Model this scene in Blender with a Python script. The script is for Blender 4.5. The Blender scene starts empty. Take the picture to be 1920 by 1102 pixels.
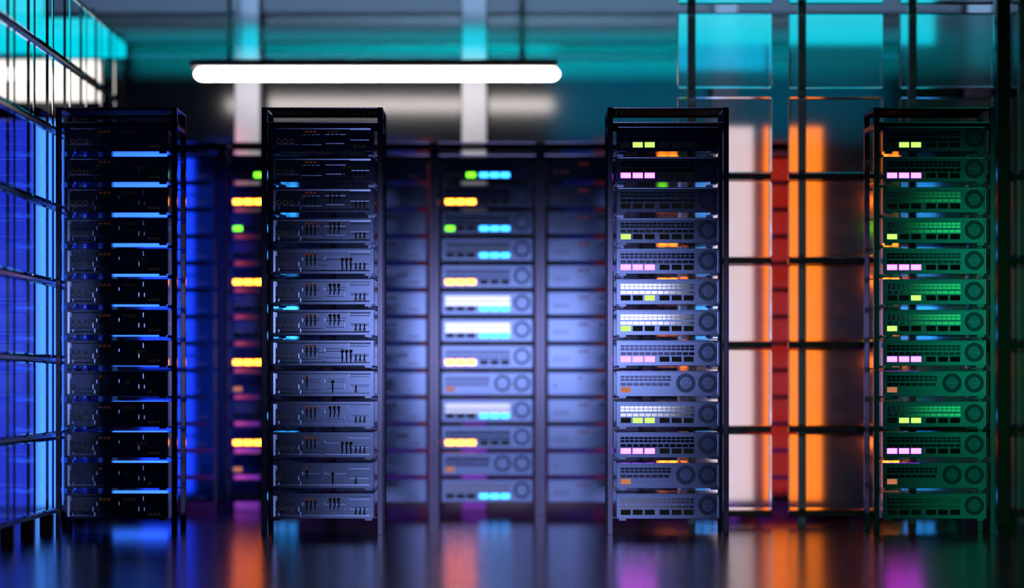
import bpy, bmesh, math, random
from mathutils import Vector, Matrix
random.seed(7)
C = bpy.context.scene.collection
P = 0.0025                      # metres per photo pixel on the front rack plane (y = 0)
CAM_Y, CAM_Z, FPX = -12.0, 0.7075, 4800.0
ORD = ['first', 'second', 'third', 'fourth', 'fifth', 'sixth', 'seventh', 'eighth', 'ninth', 'tenth', 'eleventh', 'twelfth', 'thirteenth']

def wx(px, y=0.0): return (px - 960.0) * (y - CAM_Y) / FPX
def wz(py, y=0.0): return CAM_Z - (py - 720.0) * (y - CAM_Y) / FPX

# ------------------------------------------------------------------ materials
def mat(name, col, metal=0.0, rough=0.4, spec=0.5, emit=None, estr=1.0, noise=0.0, nscale=30.0, coat=0.0, bump=0.0):
    m = bpy.data.materials.new(name); m.use_nodes = True
    nt = m.node_tree; b = nt.nodes['Principled BSDF']
    b.inputs['Base Color'].default_value = (*col, 1)
    b.inputs['Metallic'].default_value = metal
    b.inputs['Roughness'].default_value = rough
    b.inputs['Specular IOR Level'].default_value = spec
    if coat: b.inputs['Coat Weight'].default_value = coat; b.inputs['Coat Roughness'].default_value = 0.08
    if emit:
        b.inputs['Emission Color'].default_value = (*emit, 1); b.inputs['Emission Strength'].default_value = estr
    if noise or bump:
        tc = nt.nodes.new('ShaderNodeTexCoord'); n = nt.nodes.new('ShaderNodeTexNoise')
        n.inputs['Scale'].default_value = nscale; n.inputs['Detail'].default_value = 4
        nt.links.new(tc.outputs['Object'], n.inputs['Vector'])
        if noise:
            mr = nt.nodes.new('ShaderNodeMapRange')
            mr.inputs['To Min'].default_value = max(0.0, rough - noise); mr.inputs['To Max'].default_value = rough + noise
            nt.links.new(n.outputs['Fac'], mr.inputs['Value']); nt.links.new(mr.outputs['Result'], b.inputs['Roughness'])
        if bump:
            bp = nt.nodes.new('ShaderNodeBump'); bp.inputs['Strength'].default_value = bump; bp.inputs['Distance'].default_value = 0.002
            nt.links.new(n.outputs['Fac'], bp.inputs['Height']); nt.links.new(bp.outputs['Normal'], b.inputs['Normal'])
    return m

def glass(name, col, rough, ior):
    m = mat(name, col, 0, rough)
    b = m.node_tree.nodes['Principled BSDF']
    b.inputs['Transmission Weight'].default_value = 1.0
    b.inputs['IOR'].default_value = ior
    return m

def metal(name, col, rough, dark=0.0, noise=0.0, nscale=9.0):
    """brushed sheet metal: a sharp-edged (Beckmann) gloss over a little dark paint"""
    m = bpy.data.materials.new(name); m.use_nodes = True
    nt = m.node_tree; nt.nodes.remove(nt.nodes['Principled BSDF'])
    g = nt.nodes.new('ShaderNodeBsdfAnisotropic'); g.distribution = 'BECKMANN'
    g.inputs['Color'].default_value = (*col, 1); g.inputs['Roughness'].default_value = rough
    out = nt.nodes['Material Output']; last = g.outputs[0]
    if noise:
        tc = nt.nodes.new('ShaderNodeTexCoord'); n = nt.nodes.new('ShaderNodeTexNoise'); n.inputs['Scale'].default_value = nscale
        nt.links.new(tc.outputs['Object'], n.inputs['Vector'])
        mr = nt.nodes.new('ShaderNodeMapRange'); mr.inputs['To Min'].default_value = rough - noise; mr.inputs['To Max'].default_value = rough + noise
        nt.links.new(n.outputs['Fac'], mr.inputs['Value']); nt.links.new(mr.outputs['Result'], g.inputs['Roughness'])
    nt.links.new(last, out.inputs['Surface'])
    return m

M = {}
M['rack'] = metal('dark_steel', (0.13, 0.135, 0.28), 0.16, noise=0.01, nscale=40)
M['rack_black'] = mat('black_grille', (0.004, 0.004, 0.005), 0.0, 0.7, 0.02, noise=0.03, nscale=50)
M['case'] = mat('black_case', (0.012, 0.012, 0.014), 0.0, 0.10, 0.8, noise=0.03, nscale=40)
M['face'] = metal('blue_grey_panel', (0.185, 0.265, 0.60), 0.145, noise=0.008)
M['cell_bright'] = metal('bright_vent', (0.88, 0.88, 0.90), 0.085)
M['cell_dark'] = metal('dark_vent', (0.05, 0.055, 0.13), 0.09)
M['fan'] = metal('fan_metal', (0.055, 0.08, 0.19), 0.17)
M['slat'] = metal('fan_slat', (0.17, 0.24, 0.54), 0.15)
M['port_brown'] = mat('unlit_brown_port', (0.016, 0.006, 0.002), 0, 0.3, 0.3)
M['port_black'] = mat('unlit_black_port', (0.002, 0.003, 0.005), 0, 0.3, 0.3)
M['pink'] = mat('pink_light', (0.1, 0.05, 0.1), emit=(15.0, 0.62, 19.0))
M['lime'] = mat('lime_light', (0.1, 0.1, 0.02), emit=(0.72, 1.25, 0.2))
M['peach'] = mat('peach_light', (0.1, 0.05, 0.02), emit=(0.52, 0.17, 0.08))
M['amber'] = mat('amber_light', (0.1, 0.05, 0.0), emit=(22.0, 3.6, 0.22))
M['green'] = mat('green_light', (0.0, 0.1, 0.0), emit=(0.55, 3.2, 0.06))
M['azure'] = mat('azure_light', (0.0, 0.05, 0.1), emit=(0.16, 1.9, 6.0))
M['copper'] = mat('copper_ring', (0.95, 0.55, 0.42), 1.0, 0.34)
M['red'] = mat('red_plug', (1.0, 0.24, 0.12), 1.0, 0.40)
M['hole'] = mat('socket_hole', (0.006, 0.006, 0.008), 0, 0.4)
M['cable'] = mat('black_cable', (0.010, 0.016, 0.022), 0, 0.18, 0.7)
M['floor'] = mat('polished_floor', (0.004, 0.005, 0.008), 0.0, 0.20, 1.0, noise=0.02, nscale=3.0)
M['wall'] = mat('dark_wall', (0.004, 0.009, 0.018), 0.0, 0.17, 0.9, noise=0.01, nscale=2.0)
M['beam'] = mat('wall_beam', (0.045, 0.042, 0.088), 0.0, 0.35)
M['pillar'] = mat('white_pillar', (0.70, 0.73, 0.84), 0.0, 0.4)
M['lampcase'] = mat('taupe_housing', (0.11, 0.09, 0.07), 0.0, 0.5)
M['tube'] = mat('tube_glow', (0.9, 0.9, 0.9), emit=(13, 11.8, 11.2))
M['wire'] = mat('steel_wire', (0.12, 0.14, 0.12), 0.3, 0.5)
M['glass'] = glass('block_glass', (0.93, 0.97, 1.0), 0.21, 1.45)
def clear_pane(name, col, rough, ior, refl):
    """coated glass: mostly see-through, with a fixed weak mirror reflection"""
    m = bpy.data.materials.new(name); m.use_nodes = True
    nt = m.node_tree; nt.nodes.remove(nt.nodes['Principled BSDF'])
    r = nt.nodes.new('ShaderNodeBsdfRefraction'); r.inputs['Color'].default_value = (*col, 1); r.inputs['Roughness'].default_value = rough; r.inputs['IOR'].default_value = ior
    g = nt.nodes.new('ShaderNodeBsdfAnisotropic'); g.inputs['Color'].default_value = (0.8, 0.88, 1, 1); g.inputs['Roughness'].default_value = rough
    x = nt.nodes.new('ShaderNodeMixShader'); x.inputs[0].default_value = refl
    nt.links.new(r.outputs[0], x.inputs[1]); nt.links.new(g.outputs[0], x.inputs[2])
    nt.links.new(x.outputs[0], nt.nodes['Material Output'].inputs['Surface'])
    return m
M['glass_left'] = clear_pane('partition_glass', (0.95, 0.97, 1.0), 0.04, 1.16, 0.05)
M['mullion'] = mat('dark_mullion', (0.006, 0.009, 0.014), 0.0, 0.25)
M['upright'] = mat('grey_upright', (0.16, 0.22, 0.28), 0.6, 0.3)

# ------------------------------------------------------------------ mesh helpers
def bm_box(bm, x0, x1, y0, y1, z0, z1, bev=0.0, seg=1):
    r = bmesh.ops.create_cube(bm, size=1.0)
    vs = r['verts']
    for v in vs:
        v.co = Vector(((x0 + x1) / 2 + v.co.x * (x1 - x0), (y0 + y1) / 2 + v.co.y * (y1 - y0), (z0 + z1) / 2 + v.co.z * (z1 - z0)))
    if bev > 0:
        es = list({e for v in vs for e in v.link_edges})
        bmesh.ops.bevel(bm, geom=es, offset=bev, segments=seg, profile=0.5, affect='EDGES', clamp_overlap=True)

def bm_faces(bm, vs, fs):
    bv = [bm.verts.new(v) for v in vs]
    for f in fs: bm.faces.new([bv[i] for i in f])

def bm_disc(bm, cx, cz, y0, y1, r, n=20):
    vs = []
    for y in (y0, y1):
        for i in range(n):
            a = 2 * math.pi * i / n; vs.append((cx + r * math.cos(a), y, cz + r * math.sin(a)))
    fs = [list(range(n))[::-1], list(range(n, 2 * n))]
    for i in range(n): fs.append([i, (i + 1) % n, n + (i + 1) % n, n + i])
    bm_faces(bm, vs, fs)

def bm_torus(bm, cx, cy, cz, R, r, n=24, k=8):
    """ring lying in the x-z plane"""
    vs = []; fs = []
    for i in range(n):
        a = 2 * math.pi * i / n
        for j in range(k):
            b = 2 * math.pi * j / k; rr = R + r * math.cos(b)
            vs.append((cx + rr * math.cos(a), cy + r * math.sin(b), cz + rr * math.sin(a)))
    for i in range(n):
        for j in range(k):
            fs.append([i * k + j, i * k + (j + 1) % k, ((i + 1) % n) * k + (j + 1) % k, ((i + 1) % n) * k + j])
    bm_faces(bm, vs, fs)

def bm_tube(bm, pts, r, k=8):
    pts = [Vector(p) for p in pts]; n = len(pts); rings = []
    for i, p in enumerate(pts):
        t = (pts[min(i + 1, n - 1)] - pts[max(i - 1, 0)]).normalized()
        a = t.cross(Vector((1, 0, 0)));  a = a.normalized() if a.length > 1e-4 else Vector((0, 1, 0))
        b = t.cross(a).normalized()
        rings.append([bm.verts.new(p + (a * math.cos(2 * math.pi * j / k) + b * math.sin(2 * math.pi * j / k)) * r) for j in range(k)])
    for i in range(n - 1):
        for j in range(k):
            bm.faces.new([rings[i][j], rings[i][(j + 1) % k], rings[i + 1][(j + 1) % k], rings[i + 1][j]])
    bm.faces.new(rings[0][::-1]); bm.faces.new(rings[-1])

def mesh(name, bm, m, smooth=False):
    bmesh.ops.recalc_face_normals(bm, faces=bm.faces)
    me = bpy.data.meshes.new(name); bm.to_mesh(me); bm.free()
    me.materials.append(m)
    if smooth:
        for p in me.polygons: p.use_smooth = True
    return me

def link(name, me, parent=None, loc=(0, 0, 0)):
    o = bpy.data.objects.new(name, me); C.objects.link(o); o.location = loc
    if parent: o.parent = parent
    return o

def empty(name, loc, label, cat, group=None):
    o = bpy.data.objects.new(name, None); C.objects.link(o); o.location = loc; o.empty_display_size = 0.05
    o['label'] = label; o['category'] = cat
    if group: o['group'] = group
    return o

def tag(o, label, cat, group=None, kind=None):
    if label: o['label'] = label
    if cat: o['category'] = cat
    if group: o['group'] = group
    if kind: o['kind'] = kind
    return o

def struct(name, bm, m, smooth=False):
    o = link(name, mesh(name, bm, m, smooth)); o['kind'] = 'structure'; return o

def box_mesh(name, m, x0, x1, y0, y1, z0, z1, bev=0.0, seg=1, smooth=False):
    bm = bmesh.new(); bm_box(bm, x0, x1, y0, y1, z0, z1, bev, seg); return mesh(name, bm, m, smooth)

# ------------------------------------------------------------------ server and patch units
UW, UH, UD = 194 * P, 47.5 * P, 0.325      # case width, height, depth
FH = 3.5 * P                               # foot height
def fx(r): return (r - 97.0) * P
def fz(r): return FH + (47.5 - r) * P

CASE = box_mesh('case', M['case'], -UW / 2, UW / 2, 0.004, UD, FH, FH + UH, 0.0012)
FOOT = box_mesh('foot', M['face'], 0, 13 * P, 0, 0.03, 0, FH)
FOOT_AT = [(5, 0.002), (177, 0.002), (5, UD - 0.04), (177, UD - 0.04)]

def plate_flat():
    bm = bmesh.new(); bm_box(bm, -UW / 2, UW / 2, -0.004, 0.0038, FH, FH + UH, 0.0010)
    # thin edge trims of the panel
    wedge(bm, 189.2, 190.4, 4, 44, 'L'); wedge(bm, 3, 190, 2.0, 2.7, 'D')
    return mesh('front_panel', bm, M['face'])

TILT = {'D': math.tan(math.radians(3.2)), 'U': math.tan(math.radians(3.2)), 'R': math.tan(math.radians(6.5)), 'L': math.tan(math.radians(6))}
def wedge(bm, r0, r1, q0, q1, d, y=-0.0041, k=1.0):
    """a shallow facet on the panel, d = the side it faces (Down, Up, Right, Left)"""
    x0, x1, zt, zb = fx(r0), fx(r1), fz(q0), fz(q1)
    w = (zt - zb) if d in 'DU' else (x1 - x0)
    h = w * TILT[d] * k; ya = y - h
    if d == 'D': vs = [(x0, y, zt), (x1, y, zt), (x0, ya, zt), (x1, ya, zt), (x0, y, zb), (x1, y, zb)]
    if d == 'U': vs = [(x0, y, zb), (x1, y, zb), (x0, ya, zb), (x1, ya, zb), (x0, y, zt), (x1, y, zt)]
    if d == 'R': vs = [(x0, y, zt), (x0, y, zb), (x0, ya, zt), (x0, ya, zb), (x1, y, zt), (x1, y, zb)]
    if d == 'L': vs = [(x1, y, zt), (x1, y, zb), (x1, ya, zt), (x1, ya, zb), (x0, y, zt), (x0, y, zb)]
    bm_faces(bm, vs, [[0, 1, 3, 2], [2, 3, 5, 4], [0, 2, 4], [1, 5, 3], [0, 4, 5, 1]])

def plate_tray():
    bm = bmesh.new(); bm_box(bm, -UW / 2, UW / 2, -0.004, 0.0038, FH, FH + UH, 0.0010)
    wedge(bm, 5.5, 9.5, 4.5, 43.5, 'R', k=1.1)
    wedge(bm, 9.6, 147, 4.2, 6.2, 'D'); wedge(bm, 147, 188, 4.2, 7.4, 'D')
    wedge(bm, 6, 186, 40.6, 42.6, 'U')
    for x, a, b in ((10.5, 5, 14), (15.0, 36.5, 42), (52.5, 25, 34), (55.8, 35, 43), (59.6, 16.5, 23), (101.5, 15.5, 22), (138.5, 25, 33), (149, 26, 33), (146.8, 5, 14)):
        wedge(bm, x, x + 1.6, a, b, 'R', y=-0.0042)
    for a, b, q in ((61, 93, 15.6), (102, 141, 15.2), (149, 185, 25.6), (8, 53, 33.6), (57, 96, 34.6), (104, 139, 32.2)):
        wedge(bm, a, b, q, q + 1.3, 'D', y=-0.0042)
    for a, b, q in ((147, 186, 10.4), (101, 140, 20.0), (61, 91, 20.0), (148, 184, 28.6)):
        wedge(bm, a, b, q, q + 1.2, 'U', y=-0.0042)
    return mesh('front_panel', bm, M['face'])

PLATE_L, PLATE_S = plate_flat(), plate_tray()
PLATE_B = box_mesh('front_panel', M['face'], -UW / 2, UW / 2, -0.004, 0.0038, FH, FH + UH, 0.0010)

def vents(n1, n3, m):
    bm = bmesh.new()
    for i in range(n1):
        x = 7.65 + 8.68 * i
        bm_box(bm, fx(x), fx(x + 7.5), -0.0048, -0.003, fz(13.2), fz(9.0))
        bm_box(bm, fx(x), fx(x + 7.5), -0.0048, -0.003, fz(18.9), fz(14.6))
    for i in range(n3):
        x = 7.65 + 11.65 * i
        bm_box(bm, fx(x), fx(x + 10.1), -0.0048, -0.003, fz(28.0), fz(22.3))
    return mesh('vent_grid', bm, m)
M['cell_shaded'] = metal('shaded_vent', (0.16, 0.16, 0.26), 0.10)  # weaker light on top and bottom vents put into the metal colour
VENT_SHADED = vents(16, 12, M['cell_shaded'])
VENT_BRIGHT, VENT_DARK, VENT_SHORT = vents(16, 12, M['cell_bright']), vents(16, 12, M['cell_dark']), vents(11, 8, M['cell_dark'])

PORT_X = [8.0, 30.5, 52.9, 80.8, 103.6, 126.2]
PORT = {k: box_mesh('port', M[k], 0, 18.6 * P, -0.0055, -0.003, fz(40.2), fz(30.4), 0.0005) for k in
        ('pink', 'lime', 'peach', 'amber', 'green', 'azure', 'port_brown', 'port_black')}

def fan_meshes():
    bm = bmesh.new(); n = 40
    rings = [(18, -0.004), (17.2, -0.0075), (13.2, -0.0075), (12.2, -0.0042)]
    vs = []; fs = []
    for r, y in rings:
        for i in range(n):
            a = 2 * math.pi * i / n; vs.append((r * P * math.cos(a), y, r * P * math.sin(a)))
    for k in range(len(rings) - 1):
        for i in range(n):
            fs.append([k * n + i, k * n + (i + 1) % n, (k + 1) * n + (i + 1) % n, (k + 1) * n + i])
    bm_faces(bm, vs, fs)
    ring = mesh('fan_ring', bm, M['fan'])
    bm = bmesh.new()
    for i in range(7):
        x = (i - 3) * 3.3; h = math.sqrt(max(0, 12.3 ** 2 - (abs(x) + 1) ** 2))
        bm_box(bm, (x - 0.95) * P, (x + 0.95) * P, -0.0062, -0.0045, -h * P, h * P)
    bm_box(bm, -12 * P, 12 * P, -0.0068, -0.0050, -1.0 * P, 0.6 * P)
    gr = mesh('fan_grille', bm, M['slat'])
    bm = bmesh.new(); bm_disc(bm, 0, 0, -0.0045, -0.003, 12.6 * P, 32)
    return ring, gr, mesh('fan_hollow', bm, M['fan'])
FAN_RING, FAN_GRILLE, FAN_HOLLOW = fan_meshes()

def ring_socket_mesh():
    bm = bmesh.new()
    bm_torus(bm, 0, -0.0065, 0, 4.0 * P, 0.55 * P)
    return mesh('ring_socket', bm, M['copper'], True)
def pin_mesh():
    bm = bmesh.new(); bm_tube(bm, [(0, -0.0065, 4.2 * P), (-0.3 * P, -0.010, 6 * P), (0, -0.008, 8.5 * P), (0.8 * P, -0.005, 10.2 * P)], 0.5 * P)
    return mesh('latch', bm, M['cable'], True)
def hub_mesh():
    bm = bmesh.new(); bm_disc(bm, 0, 0, -0.0055, -0.003, 3.7 * P, 20); return mesh('socket_hub', bm, M['face'])
def plug_mesh(m, r):
    bm = bmesh.new(); bm_torus(bm, 0, -0.008, 0, (r - 0.5) * P, 0.65 * P, 16, 6)
    bm_disc(bm, 0, 0, -0.008, -0.003, (r - 0.6) * P, 14); return mesh('plug', bm, m, False)
def cable_mesh(pts, r, m):
    bm = bmesh.new(); bm_tube(bm, [(x * P, y, z * P) for x, y, z in pts], r * P); return mesh('cable', bm, m, True)

RING, PIN, HUB = ring_socket_mesh(), pin_mesh(), hub_mesh()
PLUG_RED, PLUG_BLACK = plug_mesh(M['red'], 2.7), plug_mesh(M['hole'], 3.0)
bm = bmesh.new(); bm_torus(bm, 0, -0.0075, 0, 2.4 * P, 0.55 * P, 18, 6); PLUG_RING = mesh('ring_plug', bm, M['copper'], True)
bm = bmesh.new(); bm_torus(bm, 0, -0.0085, 0, 2.9 * P, 0.36 * P, 18, 6); COLLAR = mesh('collar', bm, M['copper'], True)
CAB_RED = cable_mesh([(0, -0.008, 0), (0.4, -0.020, -2.5), (0.9, -0.024, -6), (0.8, -0.020, -11), (0.1, -0.014, -15), (0.2, -0.009, -18), (1.0, -0.004, -19.5)], 1.05, M['cable'])
CAB_BLK = cable_mesh([(0, -0.008, 0), (0.1, -0.020, -2.5), (0.8, -0.024, -6), (1.0, -0.020, -10), (0.0, -0.012, -13.5), (-0.6, -0.008, -16), (-0.5, -0.004, -18)], 1.05, M['cable'])
CAB_LOW = cable_mesh([(0, -0.008, 0), (-0.4, -0.018, -2.5), (-0.6, -0.022, -6), (-0.1, -0.022, -10), (0.1, -0.018, -14), (-0.2, -0.010, -17), (-0.6, -0.004, -20)], 1.1, M['cable'])
CAB_UP = cable_mesh([(0, -0.008, 0), (0.2, -0.016, 2.5), (0.0, -0.020, 5), (0.8, -0.020, 8), (0.6, -0.012, 10.2), (-0.2, -0.004, 11.0)], 1.0, M['cable'])
bm = bmesh.new()
for q in (22.5, 31.6, 40.4): bm_tube(bm, [(fx(91), -0.004, fz(q)), (fx(93), -0.008, fz(q + 0.8)), (fx(98), -0.009, fz(q + 0.2)), (fx(103), -0.004, fz(q - 0.6))], 0.55 * P, 6)
DASH = mesh('cable_tie_bar', bm, M['cable'])

def make_server(i, front):
    """lit server unit; i = 0..12 from the top decides which ports glow"""
    r = empty('server_unit', (0, 0, 0), '', 'server')
    link('case', CASE, r); link('front_panel', PLATE_L if front else PLATE_B, r)
    short = i in (8, 11)
    link('vent_grid', VENT_SHORT if short else (VENT_DARK if i in (1, 4, 7, 10) else VENT_SHADED if i in (0, 12) else VENT_BRIGHT), r)
    for c in ([129.9, 171.5] if short else [171.5]):
        f = link('fan_ring', FAN_RING, r, (fx(c), 0, fz(22.6)))
        if front: link('fan_hollow', FAN_HOLLOW, f)
        link('fan_grille', FAN_GRILLE, f)
    glow = {}
    if front:
        if i in (0, 9): glow = {1: 'lime', 2: 'lime'}
        elif i in (1, 4, 7, 10): glow = {0: 'pink', 1: 'pink', 2: 'pink'}
        elif i in (3, 6): glow = {0: 'lime'}
        elif i == 5: glow = {2: 'lime'}
    else:
        if i in (1, 4, 7, 10): glow = {0: 'amber', 1: 'amber', 2: 'amber'}
        else: glow = {3: 'azure', 4: 'azure', 5: 'azure'}
        if i == 0: glow[2] = 'green'
        if i == 2: glow[0] = 'green'
    if short:
        link('status_light', PORT['peach'], r, (fx(PORT_X[0]), 0, 0))
    else:
        for k in range(6):
            g = glow.get(k)
            link('light_port' if g else 'port', PORT[g or ('port_brown' if k < 3 else 'port_black')], r, (fx(PORT_X[k]), 0, 0))
    for a, y in (FOOT_AT if front else []): link('foot', FOOT, r, (fx(a), y, 0))
    return r

def make_patch(i, front):
    r = empty('patch_unit', (0, 0, 0), '', 'server')
    link('case', CASE, r); link('front_panel', PLATE_S if front else PLATE_B, r)
    single = i in (8, 11); low = i in (1, 4, 7, 10)
    for x in ([15.5] if single else [15.8, 27.8, 39.9]):
        s = link('ring_socket', RING, r, (fx(x), 0, fz(28.6)))
        if front:
            link('socket_hub', HUB, s)
            if not single: link('latch', PIN, s)
    for x in ([67.8] if single else [67.8, 75.6, 83.2]):
        p = link('red_plug', PLUG_RED, r, (fx(x), 0, fz(11.3)))
        if front: link('cable', CAB_RED, p)
    for x in ([117] if single else ([135, 143, 151] if low else [111.9, 119.9, 127.8])):
        p = link('black_plug', PLUG_BLACK, r, (fx(x), 0, fz(20.5 if (low or single) else 11.3)))
        if front: link('collar', COLLAR, p); link('cable', CAB_LOW if (low or single) else CAB_BLK, p)
    for x in ([160] if single else [160, 168, 176]):
        p = link('ring_plug', PLUG_RING, r, (fx(x), 0, fz(38.0)))
        if front: link('cable', CAB_UP, p)
    if low and front: link('cable_tie_bar', DASH, r)
    for a, y in (FOOT_AT if front else []): link('foot', FOOT, r, (fx(a), y, 0))
    return r

def children(o): return [c for c in KIDS.get(o.name, [])]
KIDS = {}
def index_kids():
    KIDS.clear()
    for o in bpy.data.objects:
        if o.parent: KIDS.setdefault(o.parent.name, []).append(o)

def copy_tree(o, parent=None):
    c = o.copy(); C.objects.link(c)
    if parent: c.parent = parent
    for ch in KIDS.get(o.name, []): copy_tree(ch, c)
    return c

# ------------------------------------------------------------------ rack frame
RW, RH, RD = 0.5685, 2.005, 0.35
POST = 10 * P
def rack_meshes():
    d = {}
    def post(x0, x1, y0, y1):
        return box_mesh('post', M['rack'], x0, x1, y0, y1, 0.0, RH, 0.0016)
    h = RW / 2
    d['posts'] = [post(-h, -h + POST, 0, 0.028), post(h - POST, h, 0, 0.028), post(-h, -h + POST, RD - 0.028, RD), post(h - POST, h, RD - 0.028, RD)]
    def slats(z, y0, n):
        bm = bmesh.new(); w = RW - 2 * POST; pitch = w / n
        for i in range(n):
            x = -w / 2 + pitch * (i + 0.5)
            xa, xb, k = x - pitch * 0.455, x + pitch * 0.455, 0.0003     # slat with a slightly undercut front edge
            bm_faces(bm, [(xa, y0, z), (xb, y0, z), (xa, y0 + k, z - 0.005), (xb, y0 + k, z - 0.005), (xa, RD - 0.002, z), (xb, RD - 0.002, z), (xa, RD - 0.002, z - 0.005), (xb, RD - 0.002, z - 0.005)],
                     [[0, 1, 3, 2], [4, 6, 7, 5], [0, 4, 5, 1], [2, 3, 7, 6], [0, 2, 6, 4], [1, 5, 7, 3]])
        bm_box(bm, -w / 2, w / 2, y0 + 0.012, y0 + 0.03, z - 0.010, z - 0.0052); bm_box(bm, -w / 2, w / 2, RD - 0.03, RD - 0.004, z - 0.012, z - 0.0052)
        me = mesh('top_grille', bm, M['rack_black']); me.materials.append(M['rack'])
        for p in me.polygons:
            if p.normal.y < -0.9 and abs(p.center.y - y0) < 0.002: p.material_index = 1
        return me
    d['top'] = slats(RH - 0.0003, 0.0005, 20); d['under'] = slats(wz(228), 0.012, 21)
    d['side'] = [box_mesh('side_bar', M['rack'], s * (h - 0.0005) - (0.018 if s > 0 else 0), s * (h - 0.0005) + (0 if s > 0 else 0.018), 0.028, RD - 0.028, RH - 0.012, RH - 0.001, 0.001) for s in (-1, 1)]
    d['low'] = [box_mesh('side_bar', M['rack'], s * (h - 0.0005) - (0.018 if s > 0 else 0), s * (h - 0.0005) + (0 if s > 0 else 0.018), 0.028, RD - 0.028, wz(237), wz(229), 0.001) for s in (-1, 1)]
    d['rear'] = box_mesh('rear_bar', M['rack'], -h + POST, h - POST, RD - 0.02, RD - 0.003, wz(217.5, RD), RH - 0.013, 0.001)
    d['brk'] = [box_mesh('bracket', M['rack'], *( (-h + POST, -UW / 2 + 0.03) if s < 0 else (UW / 2 - 0.03, h - POST)), RD - 0.022, RD - 0.004, -0.006, -0.0003) for s in (-1, 1)]
    return d
RM = rack_meshes()
UNIT_Z = [wz(236 + 57.4 * i + 47.5) - FH for i in range(13)]     # foot undersides

def make_rack(loc, label, group, brackets=True):
    r = empty('server_rack', loc, label, 'server rack', group)
    for m in RM['posts']: link('post', m, r)
    link('top_grille', RM['top'], r); link('shelf_grille', RM['under'], r)
    for m in RM['side'] + RM['low']: link('side_bar', m, r)
    link('rear_bar', RM['rear'], r)
    for z in UNIT_Z if brackets else ():
        for m in RM['brk']: link('bracket', m, r, (0, 0, z))
    return r

FRONT = [(218, 'patch', 'leftmost dark rack'), (604, 'patch', 'rack left of centre'), (1253, 'server', 'rack right of centre'), (1752.5, 'server', 'green-lit rack at right')]
RACKLAB = ['black open rack of patch units beside the glass left wall, backlit blue',
           'black open rack of patch units with cables, second rack from the left',
           'black open rack of servers with pink and lime ports, right of centre',
           'black open rack of servers lit green, rightmost of the front racks']
GLOW_F = {0: 'two lime ports', 9: 'two lime ports', 3: 'one lime port', 5: 'one lime port', 6: 'one lime port', 2: 'all ports dark', 12: 'all ports dark', 8: 'twin fans', 11: 'twin fans'}
GLOW_B = {0: 'green and blue lights', 2: 'green and blue lights', 8: 'twin fans', 11: 'twin fans'}

def place(r, x, y, z, label, group):
    r.location = (x, y, z); r['label'] = label; r['group'] = group

protos = {}
for kind in ('patch', 'server'):
    for fr in (True, False):
        cache = {}
        for i in range(13):
            protos[(kind, fr, i)] = None
def unit(kind, fr, i):
    """first use builds, later uses copy the thing and every part"""
    o = protos[(kind, fr, i)]
    if o is None:
        o = make_server(i, fr) if kind == 'server' else make_patch(i, fr)
        protos[(kind, fr, i)] = o; index_kids()
        return o
    return copy_tree(o)

def describe(kind, i, fr, where):
    if kind == 'server':
        g = GLOW_F.get(i, 'three pink ports') if fr else GLOW_B.get(i, 'three amber lights' if i in (1, 4, 7, 10) else 'three blue lights')
        return 'server with %s, %s from top of the %s' % (g, ORD[i], where)
    g = 'a single ring socket' if i in (8, 11) else 'three ring sockets'
    return 'patch unit, %s, %s from top of the %s' % (g, ORD[i], where)

for (px, kind, where), lab in zip(FRONT, RACKLAB):
    x = wx(px); make_rack((x, 0, 0), lab, 'front row racks')
    for i in range(13):
        place(unit(kind, True, i), x, 0.006, UNIT_Z[i], describe(kind, i, True, where), 'units in the ' + where)

BY = 12 / 0.874 - 12
BPITCH = 0.5695
for k in range(-3, 5):
    x = wx(913.5, BY) + BPITCH * k
    kind = 'server' if k % 2 == 0 else 'patch'
    where = {-3: 'blue-lit back rack', -2: 'amber-lit back rack at left', -1: 'back rack left of middle', 0: 'middle back rack', 1: 'back rack right of middle',
             2: 'back rack behind pink ports', 3: 'red-lit back rack', 4: 'back rack behind green rack'}[k]
    make_rack((x, BY, 0), 'blurred ' + where + (', of lit servers' if kind == 'server' else ', of patch units'), 'back row racks', False)
    for i in range(13):
        place(unit(kind, False, i), x, BY + 0.006, UNIT_Z[i], describe(kind, i, False, where), 'units in the ' + where)

# ------------------------------------------------------------------ room
WALL_Y = 2.6
bm = bmesh.new(); bm_box(bm, -4.2, 6.5, -13.5, WALL_Y + 0.1, -0.05, 0.0); struct('floor', bm, M['floor'])
bm = bmesh.new(); bm_box(bm, -4.2, 6.5, WALL_Y, WALL_Y + 0.1, 0.0, 3.3); struct('wall_back', bm, M['wall'])
# horizontal beams across the upper wall
for n, (a, b, dpt) in enumerate(((-40, 30, 0.10), (52, 82, 0.06), (101, 112, 0.03)), 1):
    bm = bmesh.new(); bm_box(bm, -4.2, 6.5, WALL_Y - dpt, WALL_Y, wz(b, WALL_Y), wz(a, WALL_Y), 0.006); struct('trim_%d' % n, bm, M['beam'])
PY = 2.30
for px0, px1 in ((440, 486), (866, 912), (1340, 1384), (1815, 1860)):
    bm = bmesh.new(); bm_box(bm, wx(px0, PY), wx(px1, PY), PY, PY + 0.12, 0.0, 3.3, 0.008, 2); struct('pillar', bm, M['pillar'])

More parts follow.
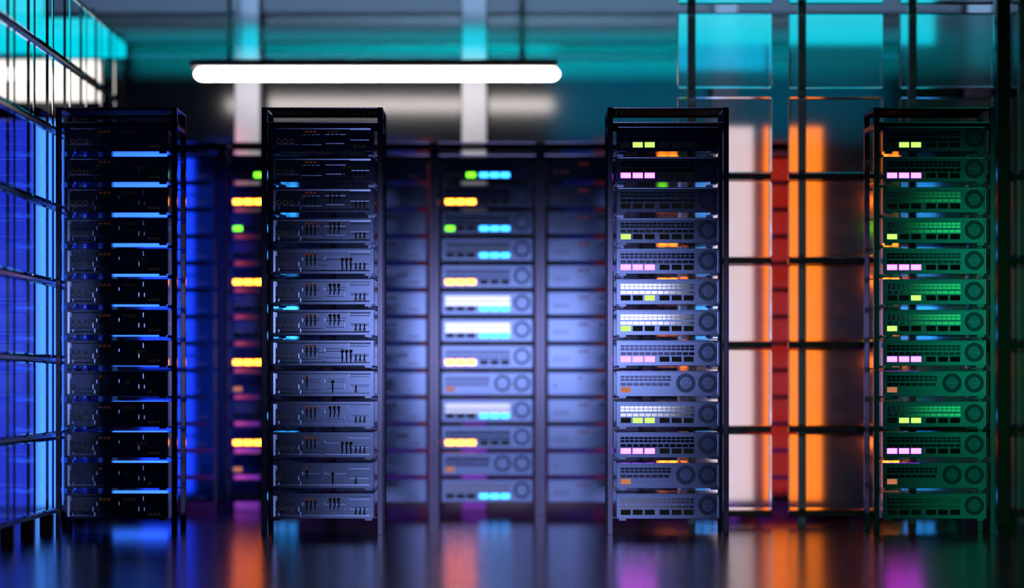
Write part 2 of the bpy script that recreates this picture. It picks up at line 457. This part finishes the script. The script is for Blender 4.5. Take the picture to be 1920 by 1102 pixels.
# left glass partition
LX = -2.175
LROW = [0.10 + 0.3625 * n for n in range(8)]
LJ = [-1.275 + 0.473 * n for n in range(9)]
bm = bmesh.new(); bm_box(bm, 0.0, 0.02, 0.008, 0.465, 0.015, 0.3475, 0.007, 3)
LBLOCK = mesh('glass_block', bm, M['glass_left'])
for a in range(8):
    for b in range(7):
        o = link('glass_block', LBLOCK, None, (LX - 0.02, LJ[a], LROW[b]))
        tag(o, '%s glass block, %s row up, %s from the near end of left wall' % ('cyan-lit' if b == 6 else 'white-lit' if b == 5 else 'blue-lit', ORD[b], ORD[a]), 'glass block', 'glass blocks of the left wall')
for b in range(8):
    bm = bmesh.new(); bm_box(bm, LX - 0.036, LX - 0.004, LJ[0], LJ[-1], LROW[b] - 0.010, LROW[b] + 0.010, 0.003)
    o = link('rail', mesh('rail', bm, M['mullion']))
    tag(o, 'black rail between glass block rows of the left wall, %s up' % ORD[b], 'rail', 'rails of the left glass wall')
for a in range(9):
    bm = bmesh.new(); bm_box(bm, LX - 0.050, LX - 0.038, LJ[a] - 0.008, LJ[a] + 0.008, 0.0, 2.7, 0.002)
    bm_box(bm, LX - 0.062, LX - 0.002, LJ[a] - 0.022, LJ[a] + 0.022, 0.0, 0.0895, 0.002)
    o = link('mullion', mesh('mullion', bm, M['mullion']))
    tag(o, 'dark upright with a foot behind the left glass wall, %s from the near end' % ORD[a], 'mullion', 'uprights of the left glass wall')

# right glass partition
GY = 12 / 0.94 - 12
GX = [wx(1270 + 208 * n, GY) for n in range(4)]
GROW = [0.08 + 0.42 * n for n in range(7)]
bm = bmesh.new(); bm_box(bm, 0, 0.471, -0.02, 0.02, 0.0, 0.378, 0.014, 4)
RBLOCK = mesh('glass_block', bm, M['glass'])
for a in range(4):
    for b in range(7):
        o = link('glass_block', RBLOCK, None, (GX[a], GY, GROW[b]))
        tag(o, 'clear glass block, %s row up, %s column from the left, right partition' % (ORD[b], ORD[a]), 'glass block', 'glass blocks of the right partition')
for a in range(4):
    bm = bmesh.new(); bm_box(bm, 0.002, 0.469, 0.0, 0.054, -0.0285, -0.0003, 0.003)
    rme = mesh('rail', bm, M['mullion'])
    for b in range(5):
        o = link('rail', rme, None, (GX[a], GY - 0.015 if b == 0 else GY, GROW[b] - 0.0035))
        tag(o, 'dark rail under the clear glass block of %s row up, %s column of right partition' % (ORD[b], ORD[a]), 'rail', 'rails of the right partition')
for a in range(4):
    bm = bmesh.new(); bm_box(bm, GX[a] + 0.055, GX[a] + 0.095, GY + 0.055, GY + 0.095, 0.0, 3.2, 0.003)
    o = link('mullion', mesh('mullion', bm, M['upright']))
    tag(o, 'dark upright behind the clear glass partition, %s from its left end' % ORD[a], 'mullion', 'uprights of the right partition')
bm = bmesh.new(); bm_box(bm, wx(1869, GY), wx(1893, GY), GY - 0.02, GY + 0.03, 0.0, 3.2, 0.003)
tag(link('steel_post', mesh('steel_post', bm, M['mullion'])), 'tall black steel post right of the green-lit rack', 'post')

# pendant tube lamp
TY = 1.83
ts = (TY + 12) / 4800
lx0, lx1 = wx(365, TY), wx(1049, TY)
zb, zt = wz(151.5, TY), wz(126, TY)
t = empty('pendant_lamp', ((lx0 + lx1) / 2, TY, zb), 'long white tube lamp hanging on two wires above the racks', 'ceiling lamp')
def capsule(bm, x0, x1, r, zc, n=24, k=10):
    rings = []
    for e, s in ((x0, -1), (x1, 1)):
        for j in range(k + 1):
            a = (math.pi / 2) * (j / k) if s > 0 else (math.pi / 2) * (1 - j / k)
            rings.append((e - s * r * 1.3 + s * r * 1.3 * math.sin(a), max(r * math.cos(a), 1e-4)))
    rr = [[bm.verts.new((x, q * math.cos(2 * math.pi * i / n), zc + q * math.sin(2 * math.pi * i / n))) for i in range(n)] for x, q in rings]
    for a in range(len(rr) - 1):
        for i in range(n): bm.faces.new([rr[a][i], rr[a][(i + 1) % n], rr[a + 1][(i + 1) % n], rr[a + 1][i]])
L = (lx1 - lx0) / 2; rt = (zt - zb) / 2
bm = bmesh.new(); capsule(bm, -L, L, rt, rt)
link('diffuser', mesh('diffuser', bm, M['tube'], True), t)
bm = bmesh.new(); bm_box(bm, -L - 0.022, L - 0.012, -0.055, 0.14, 2 * rt - 0.002, 2 * rt + 0.036, 0.006, 2)
link('housing', mesh('housing', bm, M['lampcase']), t)
for px in (430, 979):
    x = wx(px, TY) - t.location.x
    bm = bmesh.new(); bm_tube(bm, [(x, 0, 2 * rt + 0.03), (x, 0, 3.3 - zb)], 0.011, 8)
    link('suspension_wire', mesh('suspension_wire', bm, M['wire'], True), t)

# ------------------------------------------------------------------ lights
def area(name, loc, aim, sx, sy, rad, spread=180):
    l = bpy.data.lights.new(name, 'AREA'); l.shape = 'RECTANGLE'; l.size = sx; l.size_y = sy
    mx = max(rad); l.color = [c / mx for c in rad]; l.energy = mx * math.pi * sx * sy
    l.spread = math.radians(spread)
    o = bpy.data.objects.new(name, l); C.objects.link(o); o.location = loc
    o.rotation_euler = Vector(aim).to_track_quat('-Z', 'Y').to_euler()
    return o
area('front_light', (-0.02, -12.4, 1.13), (0, 1, 0), 2.95, 1.42, (1.85, 1.87, 2.4))
area('green_light', (4.70, -12.4, 1.35), (0, 1, 0), 1.5, 2.2, (0.01, 0.62, 0.15))
# tall coloured lamps between the rows
def tall(name, p0, p1, y, rad, aim=(0, -1, 0), py0=238, py1=938, spread=180):
    x0, x1 = wx(p0, y), wx(p1, y); z1, z0 = wz(py0, y), wz(py1, y)
    return area(name, ((x0 + x1) / 2, y, (z0 + z1) / 2), aim, abs(x1 - x0), z1 - z0, rad, spread)
tall('pink_light', 1332, 1412, 1.20, (0.80, 0.59, 0.59))
tall('orange_light', 1432, 1541, 1.20, (1.4, 0.28, 0.013))
tall('orange_light_back', 1432, 1541, 1.21, (1.5, 0.03, 0.0), (0, 1, 0))
tall('blue_light', 212, 315, 1.20, (0.10, 0.5, 3.2))
tall('blue_light_back', 212, 315, 1.21, (0.06, 0.25, 2.6), (0, 1, 0))
for i, px in enumerate((395, 745, 1092, 1440)):
    tall('wall_blue_light_%d' % i, px - 30, px + 30, 2.25, (0.02, 0.06, 1.0), (0, 1, 0))
    tall('wall_red_light_%d' % i, px + 30, px + 60, 2.25, (0.8, 0.06, 0.02), (0, 1, 0))
area('purple_light', (-0.1, 2.13, 0.24), (0, 1, 0), 3.7, 0.46, (0.30, 0.04, 0.62))
area('teal_light', (1.3, 0.9, 2.52), (0, 1, 0), 2.1, 0.5, (0.0, 0.055, 0.10), 40)  # added so the right of the back wall reflects teal
# added narrow-beam washes on pillars and upper wall; upright cyan lights behind right glass
area('cyan_wash', (0.0, 0.9, 2.60), (0, 1, 0.0), 8.0, 0.2, (0.0, 0.62, 0.74), 6)
area('pale_wash', (0.0, 0.9, 2.90), (0, 1, 0.0), 8.0, 0.3, (0.20, 0.36, 0.56), 8)
tall('cyan_light', 1262, 1752, 1.3, (0.0, 0.56, 0.68), py0=-60, py1=84)
tall('blue_cyan_light', 1262, 1436, 1.31, (0.0, 0.30, 0.50), py0=84, py1=132)  # added for the cyan fade in the first glass column
# area lights behind the left glass wall, facing the camera
tall('left_cyan_light', -420, 80, 2.42, (0.0, 0.75, 0.85), py0=-60, py1=100)
tall('left_far_cyan_light', 80, 238, 2.42, (0.0, 0.75, 0.85), py0=34, py1=108)
tall('left_white_light', -420, 185, 2.53, (1.55, 1.38, 1.2), py0=112, py1=190)
tall('left_pale_light', 62, 112, 2.54, (0.11, 0.46, 1.5), py0=225, py1=950)
tall('left_blue_light', -420, 62, 2.54, (0.015, 0.035, 0.62), py0=225, py1=950)

w = bpy.data.worlds.new('world'); bpy.context.scene.world = w; w.use_nodes = True
w.node_tree.nodes['Background'].inputs['Color'].default_value = (0.002, 0.003, 0.006, 1)

# ------------------------------------------------------------------ camera
cam = bpy.data.cameras.new('camera'); co = bpy.data.objects.new('camera', cam); C.objects.link(co)
co.location = (0, CAM_Y, CAM_Z); co.rotation_euler = (math.radians(90), 0, 0)
cam.sensor_width = 36; cam.lens = 90; cam.shift_y = 169.0 / 1920.0
cam.clip_start = 0.05; cam.clip_end = 200
cam.dof.use_dof = True; cam.dof.focus_distance = 12.0; cam.dof.aperture_fstop = 0.45
sc = bpy.context.scene; sc.camera = co
sc.view_settings.view_transform = 'Standard'; sc.view_settings.look = 'None'
sc.view_settings.exposure = 0.0; sc.view_settings.gamma = 1.0; sc.view_settings.use_curve_mapping = False
cy = sc.cycles
cy.use_denoising = True; cy.max_bounces = 10; cy.glossy_bounces = 6; cy.transmission_bounces = 10
cy.sample_clamp_indirect = 4.0; cy.caustics_refractive = False; cy.caustics_reflective = True; cy.blur_glossy = 0.3
